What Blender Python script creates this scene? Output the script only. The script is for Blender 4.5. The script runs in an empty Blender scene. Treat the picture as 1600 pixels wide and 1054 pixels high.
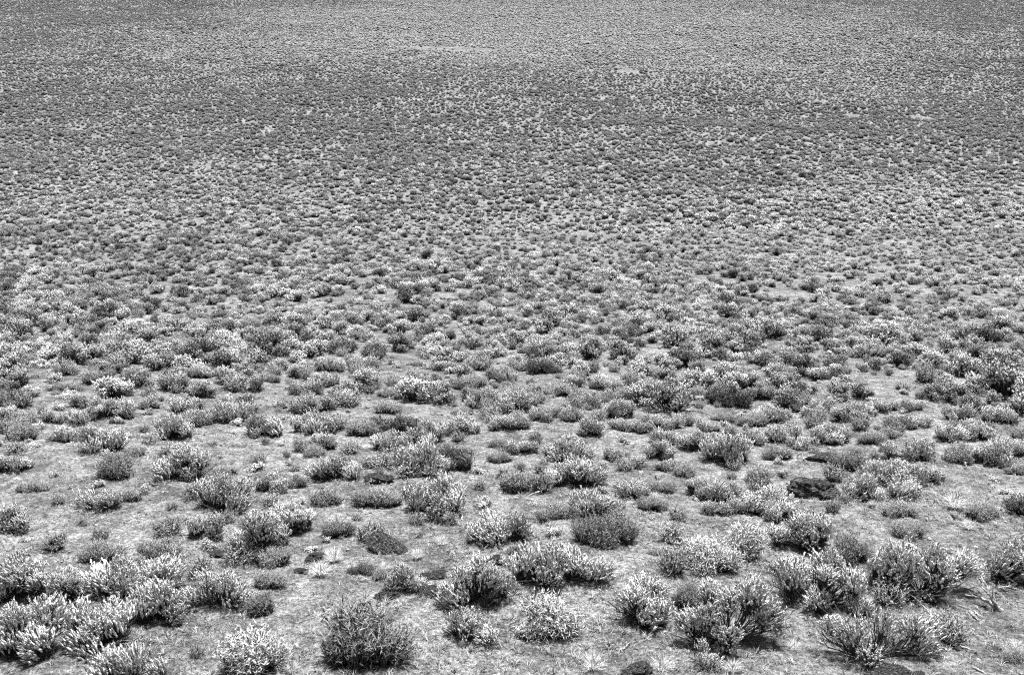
import bpy, math, random
import numpy as np
from mathutils import Vector, Matrix, Euler

rng = np.random.default_rng(7)
random.seed(7)
scene = bpy.context.scene
col = scene.collection

# ------------------------------------------------------------------ camera
CAM_Z = 40.0
TILT = math.radians(25.0)                 # looking down by this much
F = 35.0 / 36.0 * 1600.0                  # focal length in photo pixels
CX, CY = 800.0, 527.0
cam_d = bpy.data.cameras.new('camera')
cam_d.lens = 35.0
cam_d.sensor_width = 36.0
cam_d.clip_start = 0.1
cam_d.clip_end = 9000.0
cam = bpy.data.objects.new('camera', cam_d)
cam.location = (0, 0, CAM_Z)
cam.rotation_euler = (math.pi / 2 - TILT, 0, 0)
col.objects.link(cam)
scene.camera = cam

# ------------------------------------------------------------------ light
SUN_EL = math.radians(69.0)
SUN_AZ = math.radians(18.0)               # from +Y (beyond the plain) towards +X
sun_vec = Vector((math.sin(SUN_AZ) * math.cos(SUN_EL), math.cos(SUN_AZ) * math.cos(SUN_EL), math.sin(SUN_EL)))
sun_d = bpy.data.lights.new('sun', 'SUN')
sun_d.energy = 3.4
sun_d.angle = math.radians(9.0)
sun_d.color = (1.0, 1.0, 1.0)
sun = bpy.data.objects.new('sun', sun_d)
sun.rotation_euler = sun_vec.to_track_quat('Z', 'Y').to_euler()
sun.location = (0, 0, 120)
col.objects.link(sun)

world = bpy.data.worlds.new('World')
scene.world = world
world.use_nodes = True
wn = world.node_tree
wn.nodes.clear()
w_out = wn.nodes.new('ShaderNodeOutputWorld')
w_bg = wn.nodes.new('ShaderNodeBackground')
w_bw = wn.nodes.new('ShaderNodeRGBToBW')   # black and white photograph: the sky has no colour
w_sky = wn.nodes.new('ShaderNodeTexSky')
w_sky.sky_type = 'NISHITA'
w_sky.sun_disc = False
w_sky.sun_elevation = SUN_EL
w_sky.sun_rotation = SUN_AZ
w_bg.inputs['Strength'].default_value = 0.05
wn.links.new(w_sky.outputs[0], w_bw.inputs[0])
wn.links.new(w_bw.outputs[0], w_bg.inputs['Color'])
wn.links.new(w_bg.outputs[0], w_out.inputs['Surface'])

scene.view_settings.view_transform = 'Standard'
scene.view_settings.look = 'None'
scene.view_settings.gamma = 1.0
scene.view_settings.use_curve_mapping = False
scene.view_settings.exposure = 2.0
scene.render.engine = 'CYCLES'
scene.cycles.use_denoising = False         # keep the fine grain of the foliage
scene.cycles.max_bounces = 6
scene.cycles.diffuse_bounces = 4
scene.cycles.transmission_bounces = 3
scene.cycles.transparent_max_bounces = 4
scene.cycles.sample_clamp_indirect = 4.0
scene.cycles.pixel_filter_type = 'BLACKMAN_HARRIS'
scene.cycles.filter_width = 1.15

# ------------------------------------------------------------------ terrain function
def hash2(ix, iy, seed):
    h = (ix.astype(np.int64) * 374761393 + iy.astype(np.int64) * 668265263 + seed * 982451653) & 0x7fffffff
    h = ((h ^ (h >> 13)) * 1274126177) & 0x7fffffff
    h = h ^ (h >> 16)
    return (h & 0xffff) / 65535.0

def vnoise(x, y, s=1.0, seed=0):
    """value noise, about -1..1, feature size s"""
    x = np.asarray(x, float) / s; y = np.asarray(y, float) / s
    ix = np.floor(x); iy = np.floor(y)
    fx = x - ix; fy = y - iy
    fx = fx * fx * (3 - 2 * fx); fy = fy * fy * (3 - 2 * fy)
    a = hash2(ix, iy, seed); b = hash2(ix + 1, iy, seed)
    c = hash2(ix, iy + 1, seed); d = hash2(ix + 1, iy + 1, seed)
    return ((a * (1 - fx) + b * fx) * (1 - fy) + (c * (1 - fx) + d * fx) * fy) * 2 - 1

_kx = np.array([-80, -6, 0, 2, 4, 6, 8, 10.3, 14.6, 24, 35.6, 53.6, 75, 97, 125, 154, 190, 227, 280, 340, 500, 9000.])
_kd = np.array([1.4, 1.5, 1.75, 3.4, 5.4, 7.0, 7.9, 8.6, 9.8, 12.6, 15.9, 20.4, 25.2, 29.0, 32.8, 35.6, 37.6, 38.7, 39.4, 39.7, 40, 40.])
_tx = np.linspace(-80, 700, 7801)
_tz = np.interp(_tx, _kx, _kd)
for _w in (5, 31):
    _k = np.hanning(_w + 2)[1:-1]; _k /= _k.sum()
    _pad = np.pad(_tz, _w, mode='edge')
    _tz = np.convolve(_pad, _k, mode='same')[_w:-_w]
_far = np.convolve(np.pad(_tz, 150, mode='edge'), np.hanning(101) / np.hanning(101).sum(), mode='same')[150:-150]
_bl = np.clip((_tx - 20) / 20, 0, 1)
_tz = _tz * (1 - _bl) + _far * _bl

def H(x, y):
    x = np.asarray(x, float); y = np.asarray(y, float)
    z = CAM_Z - np.interp(y, _tx, _tz)
    n = np.clip(y / 30.0, 0.25, 1.0)
    z = z + 0.16 * n * vnoise(x, y, 5.5, 1) + 0.07 * vnoise(x, y, 1.9, 2)
    z = z + np.clip((y - 15) / 60.0, 0, 1) * 0.7 * vnoise(x, y, 34.0, 3)
    z = z + np.clip((y - 60) / 100.0, 0, 1) * 0.9 * vnoise(x, y, 90.0, 4)
    z = z - 0.010 * np.clip(x, -40, 40) * np.clip(1 - y / 60.0, 0, 1)
    return z

ST, CT = math.sin(TILT), math.cos(TILT)
def ray_dir(u, v):
    a = (u - CX) / F; b = (v - CY) / F      # right, down
    # forward = (0,CT,-ST); down = (0,-ST,-CT)
    return np.array([a, CT - b * ST, -ST - b * CT])

def px2ground(u, v, lift=0.0):
    d = ray_dir(u, v)
    t = np.concatenate([np.linspace(4, 60, 561), np.linspace(60.5, 700, 1280)])
    X = d[0] * t; Y = d[1] * t; Z = CAM_Z + d[2] * t
    g = Z - (H(X, Y) + lift)
    i = int(np.argmax(g < 0))
    if g[i] >= 0: i = len(t) - 1
    i = max(i, 1)
    t0, t1, g0, g1 = t[i - 1], t[i], g[i - 1], g[i]
    tt = t0 + (t1 - t0) * g0 / (g0 - g1)
    return Vector((d[0] * tt, d[1] * tt, CAM_Z + d[2] * tt)), tt     # tt is the depth along the axis

def project(x, y, z):
    zz = z - CAM_Z
    depth = y * CT - zz * ST
    return CX + F * x / depth, CY + F * (-y * ST - zz * CT) / depth, depth

# ------------------------------------------------------------------ materials (all grey: black and white film)
def new_mat(name):
    m = bpy.data.materials.new(name); m.use_nodes = True
    nt = m.node_tree; nt.nodes.clear()
    out = nt.nodes.new('ShaderNodeOutputMaterial')
    return m, nt, out

def grey_node(nt, v):
    n = nt.nodes.new('ShaderNodeValue'); n.outputs[0].default_value = v
    return n.outputs[0]

def math_node(nt, op, a, b=None):
    n = nt.nodes.new('ShaderNodeMath'); n.operation = op
    for i, x in enumerate((a, b)):
        if x is None: continue
        if isinstance(x, (int, float)): n.inputs[i].default_value = x
        else: nt.links.new(x, n.inputs[i])
    return n.outputs[0]

def map_range(nt, val, a, b, c, d):
    n = nt.nodes.new('ShaderNodeMapRange')
    nt.links.new(val, n.inputs[0])
    for i, x in zip((1, 2, 3, 4), (a, b, c, d)): n.inputs[i].default_value = x
    return n.outputs[0]

def leaf_mat(name, base, trans=0.12, spread=0.22, fine=0.3, soft=True):
    m, nt, out = new_mat(name)
    oi = nt.nodes.new('ShaderNodeObjectInfo')
    rnd = map_range(nt, oi.outputs['Random'], 0, 1, 1 - spread, 1 + spread * 0.6)
    geo = nt.nodes.new('ShaderNodeNewGeometry')
    no = nt.nodes.new('ShaderNodeTexNoise'); no.inputs['Scale'].default_value = 45.0; no.inputs['Detail'].default_value = 1.0
    nt.links.new(geo.outputs['Position'], no.inputs['Vector'])
    nv = map_range(nt, no.outputs['Fac'], 0.3, 0.7, 1 - fine, 1 + fine * 0.5)
    # leaves of one spray differ a little from each other
    isl = map_range(nt, geo.outputs['Random Per Island'], 0, 1, 0.82, 1.13)
    v = math_node(nt, 'MULTIPLY', math_node(nt, 'MULTIPLY', math_node(nt, 'MULTIPLY', rnd, nv), isl), base)
    v = math_node(nt, 'MINIMUM', v, 0.88)
    d = nt.nodes.new('ShaderNodeBsdfDiffuse'); t = nt.nodes.new('ShaderNodeBsdfTranslucent')
    if soft:                                            # a leaf is a small curled body: it shades by the way its spray faces
        at = nt.nodes.new('ShaderNodeAttribute'); at.attribute_name = 'nrm'
        vt = nt.nodes.new('ShaderNodeVectorTransform'); vt.vector_type = 'NORMAL'; vt.convert_from = 'OBJECT'; vt.convert_to = 'WORLD'
        nz = nt.nodes.new('ShaderNodeVectorMath'); nz.operation = 'NORMALIZE'
        nt.links.new(at.outputs['Vector'], vt.inputs[0]); nt.links.new(vt.outputs[0], nz.inputs[0]); nt.links.new(nz.outputs[0], d.inputs['Normal'])
    nt.links.new(v, d.inputs['Color']); nt.links.new(v, t.inputs['Color'])
    mx = nt.nodes.new('ShaderNodeMixShader'); mx.inputs[0].default_value = trans
    nt.links.new(d.outputs[0], mx.inputs[1]); nt.links.new(t.outputs[0], mx.inputs[2])
    nt.links.new(mx.outputs[0], out.inputs['Surface'])
    return m

def noise_mat(name, lo, hi, scale, detail=4.0, bump=0.0, bump_scale=None, rough=0.9, stretch=None, coord='Object', a=0.35, b=0.65):
    m, nt, out = new_mat(name)
    tc = nt.nodes.new('ShaderNodeTexCoord')
    src = tc.outputs[coord]
    if stretch:
        mp = nt.nodes.new('ShaderNodeMapping'); mp.inputs['Scale'].default_value = stretch
        nt.links.new(src, mp.inputs['Vector']); src = mp.outputs['Vector']
    no = nt.nodes.new('ShaderNodeTexNoise'); no.inputs['Scale'].default_value = scale; no.inputs['Detail'].default_value = detail
    nt.links.new(src, no.inputs['Vector'])
    v = map_range(nt, no.outputs['Fac'], a, b, lo, hi)
    p = nt.nodes.new('ShaderNodeBsdfPrincipled')
    p.inputs['Roughness'].default_value = rough
    p.inputs['Specular IOR Level'].default_value = 0.2
    nt.links.new(v, p.inputs['Base Color'])
    if bump:
        n2 = nt.nodes.new('ShaderNodeTexNoise'); n2.inputs['Scale'].default_value = bump_scale or scale * 2; n2.inputs['Detail'].default_value = 5
        nt.links.new(src, n2.inputs['Vector'])
        bp = nt.nodes.new('ShaderNodeBump'); bp.inputs['Strength'].default_value = bump; bp.inputs['Distance'].default_value = 0.03
        nt.links.new(n2.outputs['Fac'], bp.inputs['Height']); nt.links.new(bp.outputs['Normal'], p.inputs['Normal'])
    nt.links.new(p.outputs[0], out.inputs['Surface'])
    return m

M_PALE = leaf_mat('sage_leaf_pale', 0.86)
M_MID = leaf_mat('sage_leaf_grey', 0.76)
M_DUSK = leaf_mat('sage_leaf_dusky', 0.40)  # dusky bushes, and the shade painted across the plain
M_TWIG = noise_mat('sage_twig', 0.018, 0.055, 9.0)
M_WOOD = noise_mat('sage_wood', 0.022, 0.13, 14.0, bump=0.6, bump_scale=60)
M_DEAD = noise_mat('weathered_wood', 0.08, 0.48, 16.0, bump=0.8, bump_scale=70, stretch=(1, 1, 1))
M_STEM = leaf_mat('broom_stem', 0.15, trans=0.1, spread=0.3, fine=0.3)
M_TIP = leaf_mat('broom_tip', 0.40, trans=0.1, spread=0.3)
M_TIPD = leaf_mat('broom_tip_dark', 0.24, trans=0.1, spread=0.3)
M_TIPP = leaf_mat('broom_tip_pale', 0.62, trans=0.1, spread=0.2)
M_GRASS = leaf_mat('dry_grass', 0.40, trans=0.1, spread=0.3)
M_STRAW = leaf_mat('straw', 0.74, trans=0.1, spread=0.1)
M_PEB = leaf_mat('pebble_stone', 0.22, trans=0.0, spread=0.7, fine=0.3, soft=False)

def rock_mat():
    m, nt, out = new_mat('dark_lava_rock')
    tc = nt.nodes.new('ShaderNodeTexCoord')
    no = nt.nodes.new('ShaderNodeTexNoise'); no.inputs['Scale'].default_value = 7; no.inputs['Detail'].default_value = 8
    nt.links.new(tc.outputs['Object'], no.inputs['Vector'])
    base = map_range(nt, no.outputs['Fac'], 0.38, 0.62, 0.014, 0.09)
    li = nt.nodes.new('ShaderNodeTexNoise'); li.inputs['Scale'].default_value = 8; li.inputs['Detail'].default_value = 7; li.inputs['Roughness'].default_value = 0.7
    nt.links.new(tc.outputs['Object'], li.inputs['Vector'])
    lm = map_range(nt, li.outputs['Fac'], 0.53, 0.62, 0.0, 1.0)
    mix = nt.nodes.new('ShaderNodeMix'); mix.data_type = 'FLOAT'
    nt.links.new(lm, mix.inputs[0]); nt.links.new(base, mix.inputs[2]); mix.inputs[3].default_value = 0.26
    p = nt.nodes.new('ShaderNodeBsdfPrincipled'); p.inputs['Roughness'].default_value = 0.95; p.inputs['Specular IOR Level'].default_value = 0.2
    nt.links.new(mix.outputs[0], p.inputs['Base Color'])
    b2 = nt.nodes.new('ShaderNodeTexNoise'); b2.inputs['Scale'].default_value = 9; b2.inputs['Detail'].default_value = 8
    nt.links.new(tc.outputs['Object'], b2.inputs['Vector'])
    bp = nt.nodes.new('ShaderNodeBump'); bp.inputs['Strength'].default_value = 1.0; bp.inputs['Distance'].default_value = 0.25
    nt.links.new(b2.outputs['Fac'], bp.inputs['Height']); nt.links.new(bp.outputs['Normal'], p.inputs['Normal'])
    nt.links.new(p.outputs[0], out.inputs['Surface'])
    return m
M_ROCK = rock_mat()

def soil_mat():
    m, nt, out = new_mat('dry_soil')
    geo = nt.nodes.new('ShaderNodeNewGeometry')
    pos = geo.outputs['Position']
    def noise(scale, detail, rough=0.55):
        n = nt.nodes.new('ShaderNodeTexNoise'); n.inputs['Scale'].default_value = scale
        n.inputs['Detail'].default_value = detail; n.inputs['Roughness'].default_value = rough
        nt.links.new(pos, n.inputs['Vector']); return n.outputs['Fac']
    big = map_range(nt, noise(0.35, 4), 0.36, 0.64, 0.75, 1.22)
    mid = map_range(nt, noise(2.6, 5), 0.40, 0.60, 0.62, 1.34)
    fine = map_range(nt, noise(17.0, 6, 0.75), 0.40, 0.60, 0.42, 1.60)
    grit = map_range(nt, noise(60.0, 4, 0.7), 0.40, 0.60, 0.40, 1.65)
    v = math_node(nt, 'MULTIPLY', math_node(nt, 'MULTIPLY', big, mid), math_node(nt, 'MULTIPLY', fine, grit))
    v = math_node(nt, 'MULTIPLY', v, 0.125)
    v = math_node(nt, 'MINIMUM', v, 0.7)
    p = nt.nodes.new('ShaderNodeBsdfPrincipled'); p.inputs['Roughness'].default_value = 1.0; p.inputs['Specular IOR Level'].default_value = 0.1
    nt.links.new(v, p.inputs['Base Color'])
    h = math_node(nt, 'ADD', noise(14.0, 7, 0.7), math_node(nt, 'MULTIPLY', noise(55.0, 4, 0.7), 0.5))
    bp = nt.nodes.new('ShaderNodeBump'); bp.inputs['Strength'].default_value = 0.9; bp.inputs['Distance'].default_value = 0.05
    nt.links.new(h, bp.inputs['Height']); nt.links.new(bp.outputs['Normal'], p.inputs['Normal'])
    nt.links.new(p.outputs[0], out.inputs['Surface'])
    return m
M_SOIL = soil_mat()

# ------------------------------------------------------------------ mesh helpers
def mesh_from(name, V, Fc, mats, midx=None, smooth=False):
    me = bpy.data.meshes.new(name)
    V = np.asarray(V, float).reshape(-1, 3)
    me.from_pydata([], [], []) if len(V) == 0 else me.from_pydata(V.tolist(), [], [tuple(f) for f in Fc])
    for m in mats: me.materials.append(m)
    if midx is not None: me.polygons.foreach_set('material_index', np.asarray(midx, np.int32))
    if smooth: me.polygons.foreach_set('use_smooth', np.ones(len(me.polygons), bool))
    me.update()
    return me

class TriSoup:
    """vertices, faces and material indices collected as numpy blocks"""
    def __init__(self): self.V = []; self.F = []; self.M = []; self.N = []; self.n = 0
    def add(self, V, Fc, m=0, N=None):
        V = np.asarray(V, float).reshape(-1, 3); Fc = np.asarray(Fc, int)
        self.N.append(np.zeros_like(V) if N is None else N)
        self.V.append(V); self.F.append(Fc + self.n); self.M.append(np.full(len(Fc), m, np.int32)); self.n += len(V)
    def tris(self, A, B, C, m=0, N=None):
        k = len(A)
        V = np.stack([A, B, C], 1).reshape(-1, 3)
        self.add(V, np.arange(3 * k).reshape(-1, 3), m, None if N is None else np.repeat(N, 3, 0))
    def quads(self, A, B, C, D, m=0, N=None):
        k = len(A)
        V = np.stack([A, B, C, D], 1).reshape(-1, 3)
        self.add(V, np.arange(4 * k).reshape(-1, 4), m, None if N is None else np.repeat(N, 4, 0))
    def normals(self): return np.concatenate(self.N)
    def arrays(self):
        return np.concatenate(self.V), [f for blk in self.F for f in blk.tolist()], np.concatenate(self.M)
    def mesh(self, name, mats, smooth=False):
        V, Fc, Mi = self.arrays()
        me = mesh_from(name, V, Fc, mats, Mi, smooth)
        a = me.attributes.new('nrm', 'FLOAT_VECTOR', 'POINT'); a.data.foreach_set('vector', self.normals().astype(np.float32).ravel())
        return me

def unit(a):
    return a / np.maximum(np.linalg.norm(a, axis=-1, keepdims=True), 1e-9)

def perp(a, r):
    """random unit vectors perpendicular to a"""
    b = r.normal(size=a.shape)
    b = b - (b * a).sum(-1, keepdims=True) * a
    return unit(b)

def tube(P, R, sides=5):
    """vertices and quads of a tapered tube along points P with radii R"""
    P = np.asarray(P, float); n = len(P)
    T = np.gradient(P, axis=0); T = unit(T)
    up = np.array([0.31, 0.17, 0.93])
    A = unit(np.cross(T, up)); B = np.cross(T, A)
    ang = np.linspace(0, 2 * np.pi, sides, endpoint=False)
    V = P[:, None, :] + np.asarray(R)[:, None, None] * (np.cos(ang)[None, :, None] * A[:, None, :] + np.sin(ang)[None, :, None] * B[:, None, :])
    V = V.reshape(-1, 3)
    Fq = []
    for i in range(n - 1):
        for j in range(sides):
            k = (j + 1) % sides
            Fq.append((i * sides + j, i * sides + k, (i + 1) * sides + k, (i + 1) * sides + j))
    return V, Fq

# ------------------------------------------------------------------ plant pieces
def clump_soup(seed, plumes=130, sides=5, rings=4, leaves=12, fat=0.052, twigs=True):
    """one rounded clump of sagebrush foliage, radius about 1: many short ragged leafy spikes standing up from it"""
    r = np.random.default_rng(seed)
    s = TriSoup()
    ct = 1 - r.random(plumes) ** 0.95 * 0.90            # cos of polar angle: the upper side
    ph = r.random(plumes) * 2 * np.pi
    st = np.sqrt(1 - ct ** 2)
    d = np.stack([st * np.cos(ph), st * np.sin(ph), ct], 1)
    lump = 1 + 0.20 * np.sin(3 * ph + seed) * st + 0.12 * np.sin(5 * ct * 3 + 2 * ph)
    rad = (0.74 + 0.40 * r.random(plumes)) * lump
    tip = d * rad[:, None]
    tip[:, 2] += 0.10 * r.normal(size=plumes)
    ax = unit(d * 0.60 + np.array([0, 0, 0.70]) + 0.20 * r.normal(size=(plumes, 3)))
    L = 0.26 + 0.30 * r.random(plumes)
    base = tip - ax * L[:, None]
    A = perp(ax, r); B = np.cross(ax, A)
    w = fat * (0.7 + 0.6 * r.random(plumes))
    tt = np.linspace(0, 1, rings + 1)
    prof = np.interp(tt, [0, 0.3, 0.62, 0.88, 1.0], [0.30, 0.85, 1.0, 0.62, 0.06])
    ang = np.linspace(0, 2 * np.pi, sides, endpoint=False)
    R = w[:, None, None] * prof[None, :, None] * (0.55 + 0.9 * r.random((plumes, rings + 1, sides)))
    tw = ang[None, None, :] + (tt * 1.1)[None, :, None] + r.random(plumes)[:, None, None] * 6.28
    side = np.cos(tw)[..., None] * A[:, None, None, :] + np.sin(tw)[..., None] * B[:, None, None, :]
    tj = tt[None, :, None] + 0.10 * r.normal(size=(plumes, rings + 1, sides)) * (tt > 0)[None, :, None]
    V = base[:, None, None, :] + ax[:, None, None, :] * (tj * L[:, None, None])[..., None] + side * R[..., None]
    N = unit(side * 0.50 + ax[:, None, None, :] * (0.20 + 0.75 * tt)[None, :, None, None] + d[:, None, None, :] * 0.45 + 0.18 * r.normal(size=V.shape))
    n1 = (rings + 1) * sides
    i, j = np.meshgrid(np.arange(rings), np.arange(sides), indexing='ij')
    q = np.stack([i * sides + j, i * sides + (j + 1) % sides, (i + 1) * sides + (j + 1) % sides, (i + 1) * sides + j], -1).reshape(-1, 4)
    Fq = (np.arange(plumes)[:, None, None] * n1 + q[None]).reshape(-1, 4)
    s.add(V.reshape(-1, 3), Fq, 0, N.reshape(-1, 3))
    if leaves:                                          # single leaves standing off the spike
        k = leaves
        t = r.random((plumes, k)) * 0.95 + 0.08
        c = (base[:, None, :] + ax[:, None, :] * (t * L[:, None])[:, :, None]).reshape(-1, 3)
        axr = np.repeat(ax, k, 0); sd = perp(axr, r)
        ld = unit(axr * 0.8 + sd * (0.5 + 0.5 * r.random((plumes * k, 1))))
        wd = perp(ld, r)
        ll = fat * (1.6 + 1.4 * r.random((plumes * k, 1))); lw = fat * (0.35 + 0.3 * r.random((plumes * k, 1)))
        nn = unit(sd * 0.6 + axr * 0.5 + np.repeat(d, k, 0) * 0.4)
        s.quads(c, c + ld * ll * 0.6 + wd * lw * 0.5, c + ld * ll, c + ld * ll * 0.6 - wd * lw * 0.5, 0, nn)
    if twigs:
        root = np.array([0, 0, -0.75]) + 0.18 * r.normal(size=(plumes, 3))
        mid = (root + base) / 2 + 0.07 * r.normal(size=(plumes, 3))
        for a, b, wa, wb in ((root, mid, 0.016, 0.013), (mid, base + ax * (L * 0.1)[:, None], 0.013, 0.008)):
            wv = perp(unit(b - a), r)
            s.quads(a - wv * wa, a + wv * wa, b + wv * wb, b - wv * wb, 1)
    return s

def spray_soup(seed, stems=300, cone=0.62, tipk=3, w=0.010):
    """a fan of fine upright stems from one root, height about 1"""
    r = np.random.default_rng(seed)
    s = TriSoup()
    rr = cone * np.sqrt(r.random(stems)); ph = r.random(stems) * 2 * np.pi
    d0 = unit(np.stack([rr * np.cos(ph), rr * np.sin(ph), np.ones(stems)], 1))
    L = 0.62 + 0.42 * r.random(stems) - 0.25 * (rr / cone) ** 2
    root = np.stack([0.16 * d0[:, 0], 0.16 * d0[:, 1], np.zeros(stems)], 1) + 0.05 * r.normal(size=(stems, 3)) * np.array([1, 1, 0])
    m1 = root + d0 * (L * 0.5)[:, None] + 0.03 * r.normal(size=(stems, 3))
    d1 = unit(d0 + 0.25 * r.normal(size=(stems, 3)) + np.array([0, 0, 0.15]))
    tp = m1 + d1 * (L * 0.5)[:, None]
    wv = perp(d0, r)
    ns = unit(d0 * 0.4 + perp(d0, r) * 0.8 + np.stack([np.cos(ph), np.sin(ph), 0 * ph], 1) * 0.4)
    ww = w * (0.6 + 0.9 * r.random((stems, 1)))
    s.quads(root - wv * ww, root + wv * ww, m1 + wv * ww * 0.8, m1 - wv * ww * 0.8, 0, ns)
    s.tris(m1 - wv * ww * 0.8, m1 + wv * ww * 0.8, tp, 0, ns)
    for q in range(tipk):                               # small side sprigs and pale ends
        f = 0.35 + 0.65 * r.random((stems, 1))
        a = m1 * (1 - f) + tp * f
        dd = unit(d1 + 0.8 * r.normal(size=(stems, 3)))
        ln = 0.07 + 0.09 * r.random((stems, 1))
        wv2 = perp(dd, r) * 0.012
        s.tris(a - wv2, a + wv2, a + dd * ln, 1, unit(d0 + 0.6 * perp(d0, r) + 0.3 * dd))
    return s

def tuft_soup(seed, blades=300, spread=0.75, w=0.0055, droop=0.35):
    r = np.random.default_rng(seed); s = TriSoup()
    rr = spread * np.sqrt(r.random(blades)); ph = r.random(blades) * 2 * np.pi
    d0 = unit(np.stack([rr * np.cos(ph), rr * np.sin(ph), np.ones(blades)], 1))
    L = (0.55 + 0.45 * r.random(blades))[:, None]
    root = 0.10 * np.stack([np.cos(ph), np.sin(ph), 0 * ph], 1) * r.random((blades, 1))
    m1 = root + d0 * L * 0.55
    d1 = unit(d0 + 0.3 * r.normal(size=(blades, 3)) + np.stack([np.cos(ph), np.sin(ph), -0.6 + 0 * ph], 1) * droop)
    tp = m1 + d1 * L * 0.45
    wv = perp(d0, r) * w
    ns = unit(d0 * 0.6 + perp(d0, r) * 0.6)
    s.quads(root - wv, root + wv, m1 + wv * 0.8, m1 - wv * 0.8, 0, ns)
    s.tris(m1 - wv * 0.8, m1 + wv * 0.8, tp, 0, ns)
    return s

CLUMPS = [clump_soup(100 + i, plumes=165 + 14 * (i % 4)).mesh('foliage_clump', [M_PALE, M_TWIG]) for i in range(9)]
THIN = [clump_soup(200 + i, plumes=75, fat=0.05).mesh('foliage_clump', [M_PALE, M_TWIG]) for i in range(4)]
SPRAYS = [spray_soup(300 + i).mesh('stem_spray', [M_STEM, M_TIP]) for i in range(6)]
TUFTS = [tuft_soup(400 + i).mesh('bunchgrass', [M_STRAW]) for i in range(4)]

# ------------------------------------------------------------------ object helpers
def link(o, parent=None):
    col.objects.link(o)
    if parent is not None: o.parent = parent
    return o
def thing(name, loc, rz=0.0):
    o = bpy.data.objects.new(name, None); o.empty_display_size = 0.1
    o.location = loc; o.rotation_euler = (0, 0, rz)
    return link(o)
def mobj(name, me, parent=None, loc=(0, 0, 0), rot=(0, 0, 0), scl=(1, 1, 1), mat=None):
    o = bpy.data.objects.new(name, me)
    o.location = loc; o.rotation_euler = rot; o.scale = scl
    if mat is not None:
        o.material_slots[0].link = 'OBJECT'; o.material_slots[0].material = mat
    return link(o, parent)

def lobe_layout(W, D, Ht, r, R=None):
    """places of the foliage clumps of one bush: (x, y, z, radius, tilt_x, tilt_y)"""
    if R is None: R = min(max(0.17 * math.sqrt(W * D) + 0.03, 0.09), 0.205, Ht * 0.5)
    n = int(min(max(round(0.95 * (W * D) / (2 * R) ** 2 * 1.02), 3), 30))
    out = []
    g = 2.39996
    sk = r.normal(size=2) * 1.1
    a0 = r.random() * 6.28
    for i in range(n):
        f = math.sqrt((i + 0.4) / n)
        if n > 8 and r.random() < 0.10: continue
        a = a0 + i * g + r.normal() * 0.35
        ex = max(W / 2 - R * 0.75, 0.02); ey = max(D / 2 - R * 0.75, 0.02)
        x = ex * f * math.cos(a) + r.normal() * 0.15 * R
        y = ey * f * math.sin(a) + r.normal() * 0.15 * R
        top = Ht * (1 - 0.42 * f ** 2.4) * (0.76 + 0.32 * r.random())
        rad = R * (0.72 + 0.55 * r.random())
        top *= 1 + 0.22 * (x / W * sk[0] + y / D * sk[1])
        z = max(top - rad, rad * 0.8)
        out.append((x, y, z, rad, -0.45 * f * math.sin(a), 0.45 * f * math.cos(a)))
    return out

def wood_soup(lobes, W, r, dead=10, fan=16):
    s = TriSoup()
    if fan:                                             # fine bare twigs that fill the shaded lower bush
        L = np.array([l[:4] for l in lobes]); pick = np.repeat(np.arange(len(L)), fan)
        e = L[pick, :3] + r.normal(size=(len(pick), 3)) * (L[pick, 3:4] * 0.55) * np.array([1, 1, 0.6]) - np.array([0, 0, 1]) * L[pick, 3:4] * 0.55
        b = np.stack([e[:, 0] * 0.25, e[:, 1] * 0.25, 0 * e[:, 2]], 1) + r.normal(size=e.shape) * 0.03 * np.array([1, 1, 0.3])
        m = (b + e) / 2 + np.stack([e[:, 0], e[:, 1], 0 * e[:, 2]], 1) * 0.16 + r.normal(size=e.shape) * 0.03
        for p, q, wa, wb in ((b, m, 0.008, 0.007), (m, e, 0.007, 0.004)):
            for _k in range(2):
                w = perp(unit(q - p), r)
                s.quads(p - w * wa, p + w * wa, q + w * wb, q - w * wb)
    for (x, y, z, rad, *_u) in lobes:
        e = np.array([x, y, z - rad * 0.35])
        b = np.array([x * 0.12 + r.normal() * 0.02, y * 0.12 + r.normal() * 0.02, -0.03])
        m1 = b + (e - b) * 0.35 + np.array([x * 0.10, y * 0.10, -0.02]) + r.normal(size=3) * 0.02
        m2 = b + (e - b) * 0.7 + np.array([x * 0.06, y * 0.06, -0.01]) + r.normal(size=3) * 0.025
        k = 0.6 + W * 0.4
        V, Q = tube([b, m1, m2, e], np.array([0.020, 0.014, 0.010, 0.006]) * k, 5); s.add(V, Q)
    for i in range(dead):
        a = r.random() * 6.283; ln = W * (0.22 + 0.30 * r.random())
        b = np.array([0.04 * math.cos(a), 0.04 * math.sin(a), 0.0])
        e = np.array([ln * math.cos(a), ln * math.sin(a), 0.02 + ln * (0.05 + 0.45 * r.random())])
        m = (b + e) / 2 + r.normal(size=3) * 0.035
        V, Q = tube([b, m, e], np.array([0.009, 0.006, 0.002]), 4); s.add(V, Q)
        e2 = m + (e - b) * 0.35 + r.normal(size=3) * 0.07
        V, Q = tube([m, (m + e2) / 2 + r.normal(size=3) * 0.01, e2], np.array([0.005, 0.004, 0.0015]), 4); s.add(V, Q)
    return s

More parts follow.
